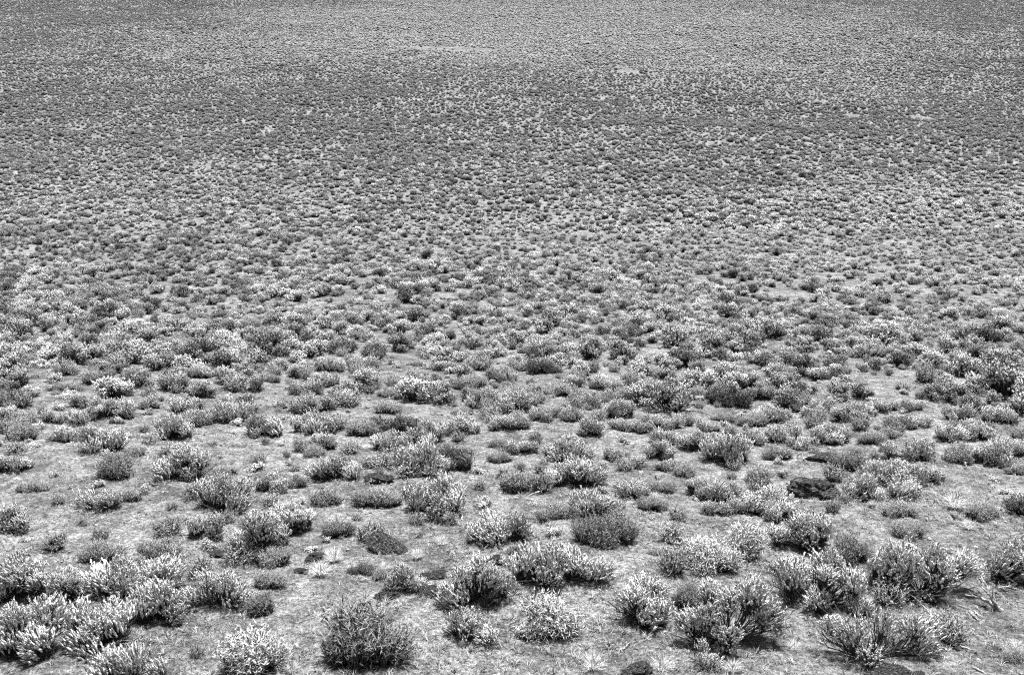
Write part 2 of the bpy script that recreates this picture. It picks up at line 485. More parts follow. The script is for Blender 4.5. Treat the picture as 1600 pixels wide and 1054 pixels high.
def size_from_box(u0, v0, u1, v1):
    w = u1 - u0; h = v1 - v0
    P, dep = px2ground((u0 + u1) / 2, v1 - 0.12 * min(w, 1.3 * h))
    k = F / dep
    W = (1.34 if w < 60 else 1.20) * w / k
    ang = math.atan2(CAM_Z - P.z, math.hypot(P.x, P.y))
    t = h / k - 0.10 * min(W, 1.3 * h / k)
    D = min(W, 1.25 * h / k)
    Ht = math.sqrt(max(t * t - (0.5 * D * math.sin(ang)) ** 2, (0.30 * t) ** 2)) / math.cos(ang)
    Ht = min(max(0.90 * Ht, 0.40 * D), 0.95 * W)
    return P, W, D, Ht

PLANTS = []      # records used for the labels
def settle(P):
    return (P.x, P.y, float(H(P.x, P.y)) - 0.01)

def make_sage(box, tone=None, thin=False):
    u0, v0, u1, v1 = box
    P, W, D, Ht = size_from_box(*box)
    r = np.random.default_rng(int(u0 * 7 + v1 * 13) + 5)
    t = thing('sagebrush', settle(P))
    lobes = lobe_layout(W, D, Ht, r)
    mat = tone if tone is not None else (M_PALE if r.random() < 0.8 else M_MID)
    lib = THIN if thin else CLUMPS
    for (x, y, z, rad, tx, ty) in lobes:
        mobj('foliage_clump', lib[int(r.integers(len(lib)))], t, (x, y, z), (tx, ty, r.random() * 6.28),
             (rad, rad, rad * (0.9 + 0.35 * r.random())), mat)
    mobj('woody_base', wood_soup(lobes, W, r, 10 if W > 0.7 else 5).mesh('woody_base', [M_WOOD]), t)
    PLANTS.append(dict(o=t, kind='sagebrush', u=(u0 + u1) / 2, v=(v0 + v1) / 2, w=u1 - u0, h=v1 - v0, W=W, Ht=Ht, mat=mat, thin=thin))
    return t

def make_broom(box, tip=None):
    u0, v0, u1, v1 = box
    P, W, D, Ht = size_from_box(*box)
    r = np.random.default_rng(int(u0 * 5 + v1 * 17) + 9)
    t = thing('broom_shrub', settle(P))
    Ht = max(Ht * 0.95, 0.12)
    n = int(min(max(round(4.2 * W / max(Ht, 0.2)), 3), 10))
    for i in range(n):
        f = math.sqrt((i + 0.3) / n); a = i * 2.4 + r.random()
        x = (W / 2 - 0.30 * Ht) * f * math.cos(a); y = (D / 2 - 0.25 * Ht) * f * math.sin(a)
        s = Ht * (1.05 - 0.30 * f) * (0.85 + 0.3 * r.random())
        o = mobj('stem_spray', SPRAYS[int(r.integers(len(SPRAYS)))], t, (x * 0.75, y * 0.75, 0),
                 (-0.55 * f * math.sin(a), 0.55 * f * math.cos(a), r.random() * 6.28), (s, s, s))
        if tip is not None:
            o.material_slots[1].link = 'OBJECT'; o.material_slots[1].material = tip
    lob = [((W * 0.3) * math.cos(i * 1.9), (D * 0.3) * math.sin(i * 1.9), Ht * 0.4, 0.05) for i in range(6)]
    mobj('woody_base', wood_soup(lob, W, r, 6).mesh('woody_base', [M_WOOD]), t)
    PLANTS.append(dict(o=t, kind='broom_shrub', u=(u0 + u1) / 2, v=(v0 + v1) / 2, w=u1 - u0, h=v1 - v0, W=W, Ht=Ht, mat=tip, thin=False))
    return t

# ------------------------------------------------------------------ ground sheet
def build_ground():
    ys = np.concatenate([np.arange(-60, 4, 4.0), np.arange(4, 7, 0.4), np.arange(7, 30, 0.10), np.arange(30, 80, 0.4), np.arange(80, 420, 2.0),
                         np.geomspace(420, 6000, 40)])
    s = np.concatenate([[-9, -5, -3, -2, -1.6, -1.3], np.linspace(-1.1, 1.1, 301), [1.3, 1.6, 2, 3, 5, 9]])
    hw = np.maximum(0.62 * ys + 3.0, 10.0)
    X = hw[:, None] * s[None, :]; Y = np.repeat(ys[:, None], len(s), 1)
    Z = H(X, Y)
    near = np.clip((45 - Y) / 20, 0, 1)
    Z = Z + near * (0.022 * vnoise(X, Y, 0.42, 11) + 0.014 * vnoise(X, Y, 0.19, 12))
    V = np.stack([X, Y, Z], -1).reshape(-1, 3)
    ny, nx = X.shape
    i = np.arange(ny - 1)[:, None] * nx + np.arange(nx - 1)[None, :]
    q = np.stack([i, i + 1, i + nx + 1, i + nx], -1).reshape(-1, 4)
    me = bpy.data.meshes.new('ground')
    me.vertices.add(len(V)); me.vertices.foreach_set('co', V.ravel())
    me.loops.add(q.size); me.loops.foreach_set('vertex_index', q.ravel().astype(np.int32))
    me.polygons.add(len(q)); me.polygons.foreach_set('loop_start', np.arange(0, q.size, 4, dtype=np.int32))
    me.polygons.foreach_set('use_smooth', np.ones(len(q), bool))
    me.update(calc_edges=True); me.validate()
    me.materials.append(M_SOIL)
    o = mobj('ground', me)
    o['kind'] = 'structure'
    return o
build_ground()

# ------------------------------------------------------------------ the catalogued plants (photo boxes: left, top, right, bottom)
SAGE = [
 (-6,865,88,940),(80,866,131,942),(-20,930,112,1026),(106,928,219,1016),(148,862,290,937),(198,910,292,976),(286,880,396,954),
 (297,795,346,842),(-8,788,46,833),(368,785,462,872),(430,783,492,836),(602,880,661,928),(694,860,786,946),(690,945,792,1008),(735,798,836,852),
 (795,848,949,916),(945,888,1066,976),(1068,893,1206,1016),(1080,1000,1120,1042),(1208,798,1306,862),(1203,856,1349,956),(1358,838,1516,937),
 (1320,925,1362,962),(1268,946,1452,1042),(1550,826,1640,914),(135,1008,262,1072),
 (5,563,47,585),(83,560,122,589),(193,570,230,595),(248,580,312,615),(290,570,329,593),(299,592,336,623),(348,582,410,613),(0,607,52,639),
 (110,612,139,639),(134,614,171,656),(166,618,214,656),(220,617,251,639),(259,611,316,646),(-4,634,29,659),(67,639,101,663),(99,634,141,666),
 (77,667,121,693),(127,660,194,711),(172,651,196,663),(237,644,309,691),(287,637,331,668),(329,622,399,664),(382,645,434,684),(-6,705,41,741),
 (260,694,337,753),(302,738,403,803),(488,558,538,581),(450,565,476,591),(540,554,596,581),(557,574,593,599),(489,580,531,606),(451,592,503,619),
 (464,614,531,646),(519,604,566,639),(460,639,525,681),(427,620,451,639),(640,592,669,611),(662,582,691,601),(731,605,779,644),(774,600,826,646),
 (764,572,811,599),(727,558,771,581),(696,647,749,681),(756,647,813,674),(590,645,650,682),(641,655,691,696),(581,672,646,706),(491,670,529,703),
 (616,689,696,749),(681,690,736,739),(488,709,561,753),(404,735,456,771),(449,740,484,763),(634,741,746,810),(424,782,492,831),
 (794,558,829,581),(826,558,876,586),(874,582,911,606),(927,584,973,613),(971,576,1009,601),(824,597,849,616),(856,598,904,621),(949,607,986,626),
 (1017,597,1063,626),(1057,580,1091,601),(1079,600,1106,626),(1111,594,1176,636),(1169,592,1206,626),(1124,567,1166,593),(947,622,989,656),
 (894,610,936,641),(824,634,873,661),(877,635,908,661),(909,650,949,682),(954,653,989,674),(987,657,1019,678),(1014,645,1061,673),(1061,667,1109,706),
 (1017,670,1058,696),(1089,657,1126,676),(1094,675,1176,728),(1151,670,1191,696),(796,685,836,711),(849,681,931,723),(856,711,946,763),(941,698,973,721),
 (1006,684,1053,719),(971,708,1013,733),(969,747,1013,781),(884,757,956,813),(1071,745,1104,776),(1089,746,1159,789),(1096,777,1134,806),(1134,780,1164,804),
 (1159,757,1241,803),(1174,630,1233,663),(1194,660,1251,693),(1244,634,1284,653),(1257,620,1301,646),(1299,625,1358,661),(1349,622,1389,646),
 (1377,642,1426,671),(1427,647,1453,669),(1274,660,1326,696),(1374,668,1406,686),(1381,680,1466,721),(1452,662,1516,691),(1522,684,1581,731),
 (1491,652,1551,688),(1456,632,1518,659),(1394,625,1446,644),(1539,637,1596,663),(1569,684,1612,716),(1231,680,1273,706),(1329,717,1471,761),
 (1309,735,1381,781),(1379,742,1436,781),(1569,762,1622,806),(1189,780,1241,816),(133,760,200,800),(1018,718,1050,738),
]
THIN_IDX = {(135,1008,262,1072),(1268,946,1452,1042),(1080,1000,1120,1042),(690,945,792,1008),(133,760,200,800),(286,880,396,954)}
DUSK = {(0,607,52,639),(1111,594,1176,636),(826,558,876,586),(681,690,736,739),(590,645,650,682)}
for b in SAGE:
    make_sage(b, tone=M_DUSK if b in DUSK else None, thin=b in THIN_IDX)

BROOM = [
 (118,838,197,880),(213,830,297,872),(343,975,442,1058),(395,846,456,888),(503,803,552,839),(545,875,592,899),(578,885,612,906),(484,936,646,1046),
 (398,885,442,921),(386,915,428,962),(884,796,1006,856),(1054,828,1156,896),(1129,798,1196,871),(1044,905,1111,952),(811,924,913,998),
 (1289,824,1356,881),(1394,806,1441,841),(130,571,161,601),(70,592,131,613),(155,592,191,613),(7,650,61,691),(154,701,214,751),(194,690,226,716),
 (334,724,371,743),(21,747,83,771),(192,759,221,784),(412,580,438,598),(584,619,631,648),(590,601,626,621),(709,580,761,611),(704,632,741,649),
 (548,650,600,684),(474,690,506,716),(487,754,536,791),(544,756,641,793),(762,679,801,701),(764,701,801,723),(774,729,836,771),(789,635,826,671),
 (1111,639,1156,661),(1154,637,1201,669),(1054,719,1086,746),(1009,742,1056,771),(994,769,1044,798),(849,777,901,811),(1164,719,1201,756),
 (789,738,820,768),(1342,669,1391,696),(1464,684,1526,726),(1578,664,1612,688),(1573,719,1612,743),(1194,691,1236,721),(1304,699,1356,736),
 (1371,777,1436,811),(1504,777,1561,813),(1013,851,1041,869),(1562,1008,1606,1036),(640,560,668,574),(905,628,928,642),(1430,560,1462,600),
]
PALE_TIP = {(343,975,442,1058),(811,924,913,998),(1054,828,1156,896),(1129,798,1196,871)}
DARK_TIP = {(484,936,646,1046),(884,796,1006,856),(1304,699,1356,736),(386,915,428,962),(545,875,592,899),(1289,824,1356,881),(1044,905,1111,952),(154,701,214,751)}
for b in BROOM:
    make_broom(b, tip=M_TIPP if b in PALE_TIP else (M_TIPD if b in DARK_TIP else None))

GRASS = [(505,859,539,879),(482,879,518,901),(444,1032,471,1051),(906,1014,946,1050),(1015,1030,1053,1051),(678,838,702,852),(1500,815,1525,828),
         (1408,592,1420,606),(590,875,612,892),(1228,1000,1252,1015),(640,860,664,874),(540,880,560,893),(700,962,716,975),(1130,1030,1160,1050),(1575,1000,1600,1016),
         (1012,768,1030,780),(1470,784,1512,796)]
def make_tuft(box):
    u0, v0, u1, v1 = box
    P, W, D, Ht = size_from_box(*box)
    r = np.random.default_rng(int(u0 + v1 * 3))
    s = max(Ht, W * 0.6)
    o = mobj('bunchgrass', TUFTS[int(r.integers(len(TUFTS)))], None, settle(P), (0, 0, r.random() * 6.28), (W * 0.8, W * 0.8, s))
    PLANTS.append(dict(o=o, kind='bunchgrass', u=(u0 + u1) / 2, v=(v0 + v1) / 2, w=u1 - u0, h=v1 - v0, W=W, Ht=s, mat=None, thin=False))
for b in GRASS: make_tuft(b)

# ------------------------------------------------------------------ rocks
def rock_mesh(seed, flat=0.6, cuts=9):
    import bmesh
    r = np.random.default_rng(seed)
    bm = bmesh.new(); bmesh.ops.create_icosphere(bm, subdivisions=4, radius=1.0)
    V = np.array([v.co[:] for v in bm.verts])
    for _ in range(cuts):
        n = unit(r.normal(size=3)); d = 0.55 + 0.28 * r.random()
        ex = np.maximum(V @ n - d, 0)
        V = V - ex[:, None] * n * 0.92
    q = V * 2.3 + seed
    nz = vnoise(q[:, 0] + q[:, 2] * 1.7, q[:, 1] - q[:, 2] * 0.9, 0.6, seed) * 0.20 + vnoise(q[:, 0] * 1.3 - q[:, 2], q[:, 1] + q[:, 2], 0.22, seed + 1) * 0.08
    V = V * (1 + nz)[:, None]
    for v, c in zip(bm.verts, V): v.co = c
    me = bpy.data.meshes.new('boulder'); bm.to_mesh(me); bm.free()
    me.materials.append(M_ROCK)
    return me
ROCKS = [  # box, flatness, yaw, roll, label
 ((1234,729,1311,780),0.75,0.3,0.10,'big dark lava boulder with pale lichen beside a wide sprawling sagebrush'),
 ((1258,697,1318,724),0.55,0.1,0.0,'low flat-topped dark boulder just behind the big lichened boulder'),
 ((1229,622,1257,646),0.8,0.5,0.0,'small dark boulder half hidden among dense bushes on the slope'),
 ((574,826,642,866),0.55,-0.55,0.35,'long slanted dark rock slab lying in dry grass'),
 ((564,819,591,842),0.9,0.2,0.0,'round dark stone touching the upper end of the slanted slab'),
 ((479,856,506,878),0.75,0.9,0.0,'dark mottled rock beside a bright pale grass tuft'),
 ((460,882,479,894),0.7,0.2,0.0,'small dark stone in thin grass below the mottled rock'),
 ((589,914,622,936),0.8,0.4,0.0,'rounded grey rock under a small pale sagebrush'),
 ((649,909,684,934),0.9,1.2,0.1,'angular speckled rock to the right of the rounded grey rock'),
 ((661,882,697,904),0.6,0.0,0.0,'low dark rock pair half sunk in pale grass'),
 ((752,859,784,883),0.8,0.7,0.0,'dark rock behind the right flank of a branching sagebrush'),
 ((697,934,721,951),0.8,0.3,0.0,'dark stone at the foot of a branching sagebrush'),
 ((331,849,363,869),0.6,0.1,0.0,'flat dark rock alone on pale soil near a round sagebrush'),
 ((574,727,616,756),0.6,0.2,0.0,'squarish dark rock in the gap left of a bright bush'),
 ((560,712,590,735),0.6,1.1,0.0,'dark rubble rock behind the squarish rock'),
 ((968,1030,1020,1062),0.8,0.5,0.0,'lichen spotted rock cut by the bottom edge near pale grass'),
 ((1358,1026,1424,1062),0.55,0.2,0.0,'pale mottled rock at the bottom edge below a twiggy bush'),
 ((1418,1043,1452,1064),0.7,0.9,0.0,'dark stone cut by the bottom edge beside the mottled rock'),
 ((818,984,840,999),0.6,0.3,0.0,'smooth grey stone at the foot of a grassy dark shrub'),
 ((545,690,560,703),0.9,0.3,0.0,'small black stone between two round bushes'),
 ((646,868,660,877),0.7,0.6,0.0,'little dark stone on pale soil below the slab'),
 ((650,830,664,840),0.7,0.6,0.0,'little dark stone uphill of the slab on bare soil'),
]
THINGS_L = []    # landmark records
def make_rock(i, box, flat, yaw, roll, label):
    u0, v0, u1, v1 = box
    P, W, D, Ht = size_from_box(*box)
    hh = max(Ht, 0.3 * W) * flat * 0.8
    W *= 0.88; D *= 0.85
    o = mobj('boulder' if W > 0.45 else 'rock', rock_mesh(50 + i), None, (P.x, P.y, float(H(P.x, P.y)) + hh * 0.25), (0.0, roll, yaw), (W * 0.58, D * 0.5, hh * 0.8))
    o['label'] = label; o['category'] = 'rock'; o['group'] = 'dark lava rocks on the slope'
    THINGS_L.append(dict(o=o, u=(u0 + u1) / 2, v=(v0 + v1) / 2))
for i, (b, fl, ya, ro, lb) in enumerate(ROCKS): make_rock(i, b, fl, ya, ro, lb)

# ------------------------------------------------------------------ dead wood
def make_branch(label, limbs, twigs=5, seed=0, mat=None):
    """limbs: list of (points [(u, v, height)], radius). The first is the main limb, the others its side limbs"""
    r = np.random.default_rng(900 + seed)
    root = None
    for li, (pts, rad) in enumerate(limbs):
        P = np.array([px2ground(u, v, h)[0][:] for (u, v, h) in pts])
        # resample with crooks
        n = max(6, len(P) * 4)
        t = np.linspace(0, len(P) - 1, n)
        Q = np.stack([np.interp(t, np.arange(len(P)), P[:, k]) for k in range(3)], 1)
        Ltot = np.linalg.norm(np.diff(Q, axis=0), axis=1).sum()
        Q[1:-1] += r.normal(size=(n - 2, 3)) * 0.012 * Ltot
        org = Q[0].copy() if root is None else np.array(root.location)
        R = rad * (1.0 - 0.8 * np.linspace(0, 1, n)) * (0.85 + 0.3 * r.random(n))
        V, Fq = tube(Q - org, R, 7)
        me = mesh_from('dead_branch', V, Fq, [mat or M_DEAD], smooth=True)
        if root is None:
            root = mobj('dead_branch', me, None, org)
        else:
            mobj('side_limb', me, root)
        for k in range(twigs):
            i = int(r.integers(n // 4, n - 1))
            d = Q[i] - Q[i - 1]; d /= max(np.linalg.norm(d), 1e-6)
            d2 = unit(d * 0.7 + r.normal(size=3) * 0.6 + np.array([0, 0, 0.12]))
            L = Ltot * (0.12 + 0.2 * r.random())
            q = np.array([Q[i], Q[i] + d2 * L * 0.5 + r.normal(size=3) * 0.02 * L, Q[i] + d2 * L + r.normal(size=3) * 0.1 * L])
            q[:, 2] = np.maximum(q[:, 2], H(q[:, 0], q[:, 1]) + 0.01)
            V, Fq = tube(q - org, np.array([0.55, 0.4, 0.15]) * R[i], 5)
            mobj('twig', mesh_from('twig', V, Fq, [mat or M_DEAD], smooth=True), root)
    root['label'] = label; root['category'] = 'dead branch'; root['group'] = 'weathered dead sagebrush wood'
    us = [p[0] for pts, _ in limbs for p in pts]; vs = [p[1] for pts, _ in limbs for p in pts]
    THINGS_L.append(dict(o=root, u=sum(us) / len(us), v=sum(vs) / len(vs)))
    return root
make_branch('thick forked dead limb standing out bare and pale among litter', [
    ([(1562,953,.02),(1545,940,.10),(1530,932,.12),(1508,929,.08)],.035), ([(1562,953,.03),(1547,930,.22),(1540,912,.34),(1533,898,.42)],.028),
    ([(1543,925,.2),(1535,918,.25),(1526,902,.3)],.014)], 5, 1)
make_branch('short pale dead stick lying below the thick forked limb', [([(1515,955,.02),(1522,962,.04),(1530,970,.02)],.022),([(1523,955,.02),(1532,962,.05),(1538,966,.02)],.012)], 2, 2)
make_branch('long bare dead branch with drooping twigs in front of a big bush', [
    ([(1510,993,.02),(1492,982,.06),(1466,972,.10),(1450,955,.12),(1437,940,.15)],.028),([(1470,973,.08),(1462,985,.05),(1456,995,.02)],.014),
    ([(1485,985,.05),(1488,996,.04),(1480,1005,.02)],.013),([(1495,990,.04),(1490,1003,.03)],.011)], 6, 3)
make_branch('thin pale twig lying flat on the soil below dead wood', [([(1500,1008,.01),(1520,1015,.02),(1536,1017,.01)],.012)], 3, 4)
make_branch('curved pale stick lying at the lower right corner', [([(1520,1042,.01),(1535,1048,.03),(1548,1058,.01)],.016)], 2, 5)
make_branch('straight pale stick on bare soil uphill of the leaning bush', [([(1470,856,.02),(1488,858,.05),(1511,865,.02)],.018)], 3, 6)
make_branch('dark stick lying across bare soil near a grass tuft', [([(1486,803,.02),(1497,809,.05),(1512,816,.02)],.02)], 2, 7, M_WOOD)
make_branch('small forked pale stick lying on open soil', [([(963,1014,.01),(975,1013,.02),(981,1005,.03),(992,995,.01)],.012),([(980,1007,.03),(978,1000,.03)],.007)], 1, 8)
make_branch('pale curved branch beside the smooth grey stone', [([(797,974,.02),(806,970,.08),(812,962,.12)],.016),([(797,980,.02),(810,978,.06),(818,985,.02)],.014)], 2, 9)
make_branch('arching pale dead twig inside the large dark grassy shrub', [([(522,1012,.05),(535,1003,.2),(548,998,.25),(562,1004,.1)],.011),([(548,998,.25),(540,988,.3),(528,978,.35)],.008)], 3, 10)
make_branch('grey dead branch reaching between two bushes at the left', [([(100,946,.02),(120,938,.08),(135,932,.10),(152,922,.12)],.022),([(120,938,.08),(112,930,.1),(104,930,.12)],.012)], 4, 11)
make_branch('bundled pale dead stems under the left foreground bush', [([(142,1020,.02),(165,1008,.06),(185,1000,.08),(205,992,.06)],.024),([(160,1012,.03),(180,1006,.05),(200,1004,.03)],.016)], 7, 12)
make_branch('weathered dead stems lying left of a bright clumped bush', [([(572,716,.02),(590,712,.08),(612,705,.10)],.022),([(580,720,.02),(598,717,.05),(614,712,.08)],.016)], 4, 13)
make_branch('spreading bare stems under the bright bush in the middle', [([(700,812,.02),(692,800,.12),(684,788,.2)],.022),([(712,814,.02),(710,800,.12),(702,786,.2)],.02),([(722,812,.02),(722,800,.1),(716,788,.2)],.016)], 4, 14)
make_branch('small white arched twig behind the big dark boulder', [([(1244,716,.02),(1248,708,.12),(1253,708,.12),(1258,722,.02)],.016),([(1258,718,.04),(1264,726,.01)],.012)], 1, 15)
make_branch('hooked pale stick on soil right of the wide low bush', [([(1508,722,.10),(1510,730,.06),(1520,737,.02)],.018)], 1, 16)
make_branch('dark tangled dead branch between two bushes left of centre', [([(447,722,.05),(460,728,.08),(478,734,.02)],.02),([(460,728,.06),(468,722,.12)],.012)], 5, 17, M_WOOD)
make_branch('white upright stick on bare soil at the left', [([(230,720,.01),(232,712,.08),(237,704,.12)],.018)], 1, 18)
make_branch('grey fallen stick beside a low shrub left of a bright bush', [([(828,773,.02),(840,768,.08),(853,763,.05)],.022)], 3, 19)
make_branch('pale tangle of twigs beside the large dark grassy shrub', [([(500,962,.02),(510,955,.06),(524,946,.05)],.012),([(505,948,.04),(515,956,.06),(520,964,.02)],.01)], 6, 20)
make_branch('bleached twig pile in open soil at the far left', [([(106,762,.02),(113,757,.06),(121,756,.02)],.014)], 4, 21)
make_branch('short dark log on soil right of a fuzzy shrub', [([(235,755,.03),(243,757,.04),(252,758,.03)],.026)], 1, 22, M_WOOD)
make_branch('pale stick at the right edge under a dark bush', [([(1560,918,.02),(1575,916,.05),(1592,920,.02)],.016)], 4, 23)
make_branch('thin stick running downhill behind a low left bush', [([(185,905,.02),(195,915,.05),(207,922,.02)],.010)], 2, 24)

# ------------------------------------------------------------------ scatter masses
def poisson(xmin, xmax, ymin, ymax, dens_fn, mind, n, seed):
    r = np.random.default_rng(seed)
    X = r.uniform(xmin, xmax, n); Y = r.uniform(ymin, ymax, n); A = r.random(n)
    keep = A < dens_fn(X, Y); X = X[keep]; Y = Y[keep]
    grid = {}; out = []
    c = mind
    for i in range(len(X)):
        gx = int(X[i] // c); gy = int(Y[i] // c); ok = True
        for a in (-1, 0, 1):
            for b in (-1, 0, 1):
                for (px, py) in grid.get((gx + a, gy + b), ()):
                    if (px - X[i]) ** 2 + (py - Y[i]) ** 2 < mind * mind: ok = False; break
                if not ok: break
            if not ok: break
        if ok:
            grid.setdefault((gx, gy), []).append((X[i], Y[i])); out.append((X[i], Y[i]))
    return np.array(out)

def stuff_object(name, label, protos, mats, pts, scl, rot, var):
    """ONE object: the few prototype meshes and the scatter points live in its own mesh, geometry nodes set the copies"""
    Vs = []; Fs = []; Mi = []; Pk = []; n = 0
    for k, s in enumerate(protos):
        V, Fc, m = s.arrays()
        Vs.append(V); Fs += [tuple(np.array(f) + n) for f in Fc]; Mi.append(m); Pk.append(np.full(len(V), k, np.int32)); n += len(V)
    NP = len(pts)
    Vall = np.concatenate(Vs + [np.asarray(pts, float)])
    me = bpy.data.meshes.new(name); me.from_pydata(Vall.tolist(), [], Fs)
    for m in mats: me.materials.append(m)
    me.polygons.foreach_set('material_index', np.concatenate(Mi))
    def attr(nm, typ, data, key):
        a = me.attributes.new(nm, typ, 'POINT'); a.data.foreach_set(key, np.ascontiguousarray(data).ravel())
    attr('nrm', 'FLOAT_VECTOR', np.concatenate([s.normals() for s in protos] + [np.zeros((NP, 3))]).astype(np.float32), 'vector')
    attr('proto', 'INT', np.concatenate(Pk + [np.full(NP, -1, np.int32)]), 'value')
    attr('var', 'INT', np.concatenate([np.full(n, -1, np.int32), np.asarray(var, np.int32)]), 'value')
    attr('rot', 'FLOAT_VECTOR', np.concatenate([np.zeros((n, 3)), rot]).astype(np.float32), 'vector')
    attr('scl', 'FLOAT_VECTOR', np.concatenate([np.zeros((n, 3)), scl]).astype(np.float32), 'vector')
    ng = bpy.data.node_groups.new(name + '_scatter', 'GeometryNodeTree')
    ng.interface.new_socket('Geometry', in_out='INPUT', socket_type='NodeSocketGeometry')
    ng.interface.new_socket('Geometry', in_out='OUTPUT', socket_type='NodeSocketGeometry')
    N = ng.nodes; Lk = ng.links
    gi = N.new('NodeGroupInput'); go = N.new('NodeGroupOutput'); jo = N.new('GeometryNodeJoinGeometry')
    def named(nm, t):
        a = N.new('GeometryNodeInputNamedAttribute'); a.data_type = t; a.inputs['Name'].default_value = nm; return a.outputs['Attribute']
    aro, asc = named('rot', 'FLOAT_VECTOR'), named('scl', 'FLOAT_VECTOR')
    apr, ava = named('proto', 'INT'), named('var', 'INT')
    e2r = N.new('FunctionNodeEulerToRotation'); Lk.new(aro, e2r.inputs[0])
    def equal(src, k):
        c = N.new('FunctionNodeCompare'); c.data_type = 'INT'; c.operation = 'EQUAL'
        ins = [s for s in c.inputs if s.type == 'INT']
        Lk.new(src, ins[0]); ins[1].default_value = k; return c.outputs[0]
    for k in range(len(protos)):
        sg = N.new('GeometryNodeSeparateGeometry'); sg.domain = 'POINT'
        Lk.new(gi.outputs[0], sg.inputs['Geometry']); Lk.new(equal(apr, k), sg.inputs['Selection'])
        iop = N.new('GeometryNodeInstanceOnPoints')
        Lk.new(gi.outputs[0], iop.inputs['Points']); Lk.new(equal(ava, k), iop.inputs['Selection'])
        Lk.new(sg.outputs[0], iop.inputs['Instance']); Lk.new(e2r.outputs[0], iop.inputs['Rotation']); Lk.new(asc, iop.inputs['Scale'])
        Lk.new(iop.outputs[0], jo.inputs[0])
    Lk.new(jo.outputs[0], go.inputs[0])
    o = mobj(name, me)
    md = o.modifiers.new('scatter', 'NODES'); md.node_group = ng
    o['kind'] = 'stuff'; o['label'] = label
    return o

def bush_soup(seed, W, Ht, plumes, sides, rings, leaves, fat, twigs, core=False, tone=0):
    """a whole bush as one soup (for the far mass)"""
    r = np.random.default_rng(seed)
    D = W * (0.75 + 0.3 * r.random())
    lobes = lobe_layout(W, D, Ht, r)
    s = TriSoup()
    for i, (x, y, z, rad, tx, ty) in enumerate(lobes):
        c = clump_soup(seed * 31 + i, plumes, sides, rings, leaves, fat, twigs)
        V, Fc, m = c.arrays()
        Rm = np.array(Euler((tx, ty, r.random() * 6.28)).to_matrix())
        V = (V * rad) @ Rm.T + np.array([x, y, z])
        Nn = c.normals() @ Rm.T
        nq = [f for f in Fc]
        for mm in (0, 1):
            sel = [f for f, q in zip(nq, m) if q == mm]
            if sel:
                idx = np.unique(np.array(sel).ravel()); remap = {int(a): b for b, a in enumerate(idx)}
                s.add(V[idx], [[remap[int(a)] for a in f] for f in sel], mm, Nn[idx])
    if tone: s.M = [np.where(m == 0, tone, m).astype(np.int32) for m in s.M]
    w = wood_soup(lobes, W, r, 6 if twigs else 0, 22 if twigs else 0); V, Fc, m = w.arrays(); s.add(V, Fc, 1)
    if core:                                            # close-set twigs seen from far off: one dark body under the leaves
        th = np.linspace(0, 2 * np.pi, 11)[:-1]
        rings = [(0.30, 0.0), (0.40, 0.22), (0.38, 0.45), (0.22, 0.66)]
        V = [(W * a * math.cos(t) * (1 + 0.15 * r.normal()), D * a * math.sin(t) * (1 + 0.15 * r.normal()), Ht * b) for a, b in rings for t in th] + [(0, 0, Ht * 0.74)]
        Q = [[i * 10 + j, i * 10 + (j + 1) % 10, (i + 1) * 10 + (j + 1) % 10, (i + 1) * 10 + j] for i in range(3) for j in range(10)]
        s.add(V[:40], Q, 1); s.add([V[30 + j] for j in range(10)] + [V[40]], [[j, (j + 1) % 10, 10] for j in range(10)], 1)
    return s

# field of bushes over slope and plain
PANS = []      # bare pans where no bush grows (seen in the photo as pale streaks): centre and half sizes on the ground
for (u, v, hu, hv) in ((700, 76, 85, 3), (1000, 383, 22, 4), (1240, 462, 34, 7), (1400, 484, 45, 8), (1330, 180, 16, 3), (1440, 184, 18, 3), (980, 110, 20, 3), (395, 192, 14, 3), (740, 260, 12, 3), (1285, 160, 10, 3)):
    c, dd = px2ground(u, v); e, _ = px2ground(u, v - hv)
    PANS.append((c.x, c.y, hu * dd / F, max(abs(e.y - c.y), 1.0)))
def bush_density(x, y):
    gap = np.ones_like(x)
    for (cx, cy, rx, ry) in PANS:
        gap = np.where(((x - cx) / rx) ** 2 + ((y - cy) / ry) ** 2 < 1 + 0.5 * vnoise(x, y, 2.5, 29), 0.06, gap)
    d = 0.72 + 0.22 * vnoise(x, y, 5.0, 21) + 0.16 * vnoise(x * 0.5, y, 16.0, 22) + 0.12 * vnoise(x, y, 55.0, 23)
    d = d * np.clip(0.72 + (y - 25) / 110.0, 0.72, 1.0)
    return np.clip(d, 0.03, 1.0) * gap

bands = [(8, 70, 0.45, 2.3), (70, 160, 0.46, 2.4), (160, 400, 0.50, 2.2)]
pts_all = []
for bi, (ya, yb, mind, per) in enumerate(bands):
    xm = 0.66 * yb + 4
    n = int((2 * xm) * (yb - ya) * per * 2.0)
    p = poisson(-xm, xm, ya, yb, lambda X, Y: bush_density(X, Y) * (np.abs(X) < 0.64 * Y + 5), mind, n, 77 + bi)
    pts_all.append(p)
pts = np.concatenate(pts_all)
pz = H(pts[:, 0], pts[:, 1])
pu, pv, pd = project(pts[:, 0], pts[:, 1], pz)
ok = ~((pv > 648) & (pu > -40) & (pu < 1640) & (pv < 1300))      # the catalogue holds the near ground in view
cat = np.array([p['o'].location[:2] for p in PLANTS])
close = np.array([np.min(np.hypot(cat[:, 0] - a, cat[:, 1] - b)) for a, b in pts[pts[:, 1] < 40]])
ok[np.where(pts[:, 1] < 40)[0][close < 0.78]] = False
pts, pz, pu, pv, pd = pts[ok], pz[ok], pu[ok], pv[ok], pd[ok]
fr = np.random.default_rng(5)
size = np.clip(np.exp(fr.normal(-0.10, 0.27, len(pts))), 0.45, 1.7)
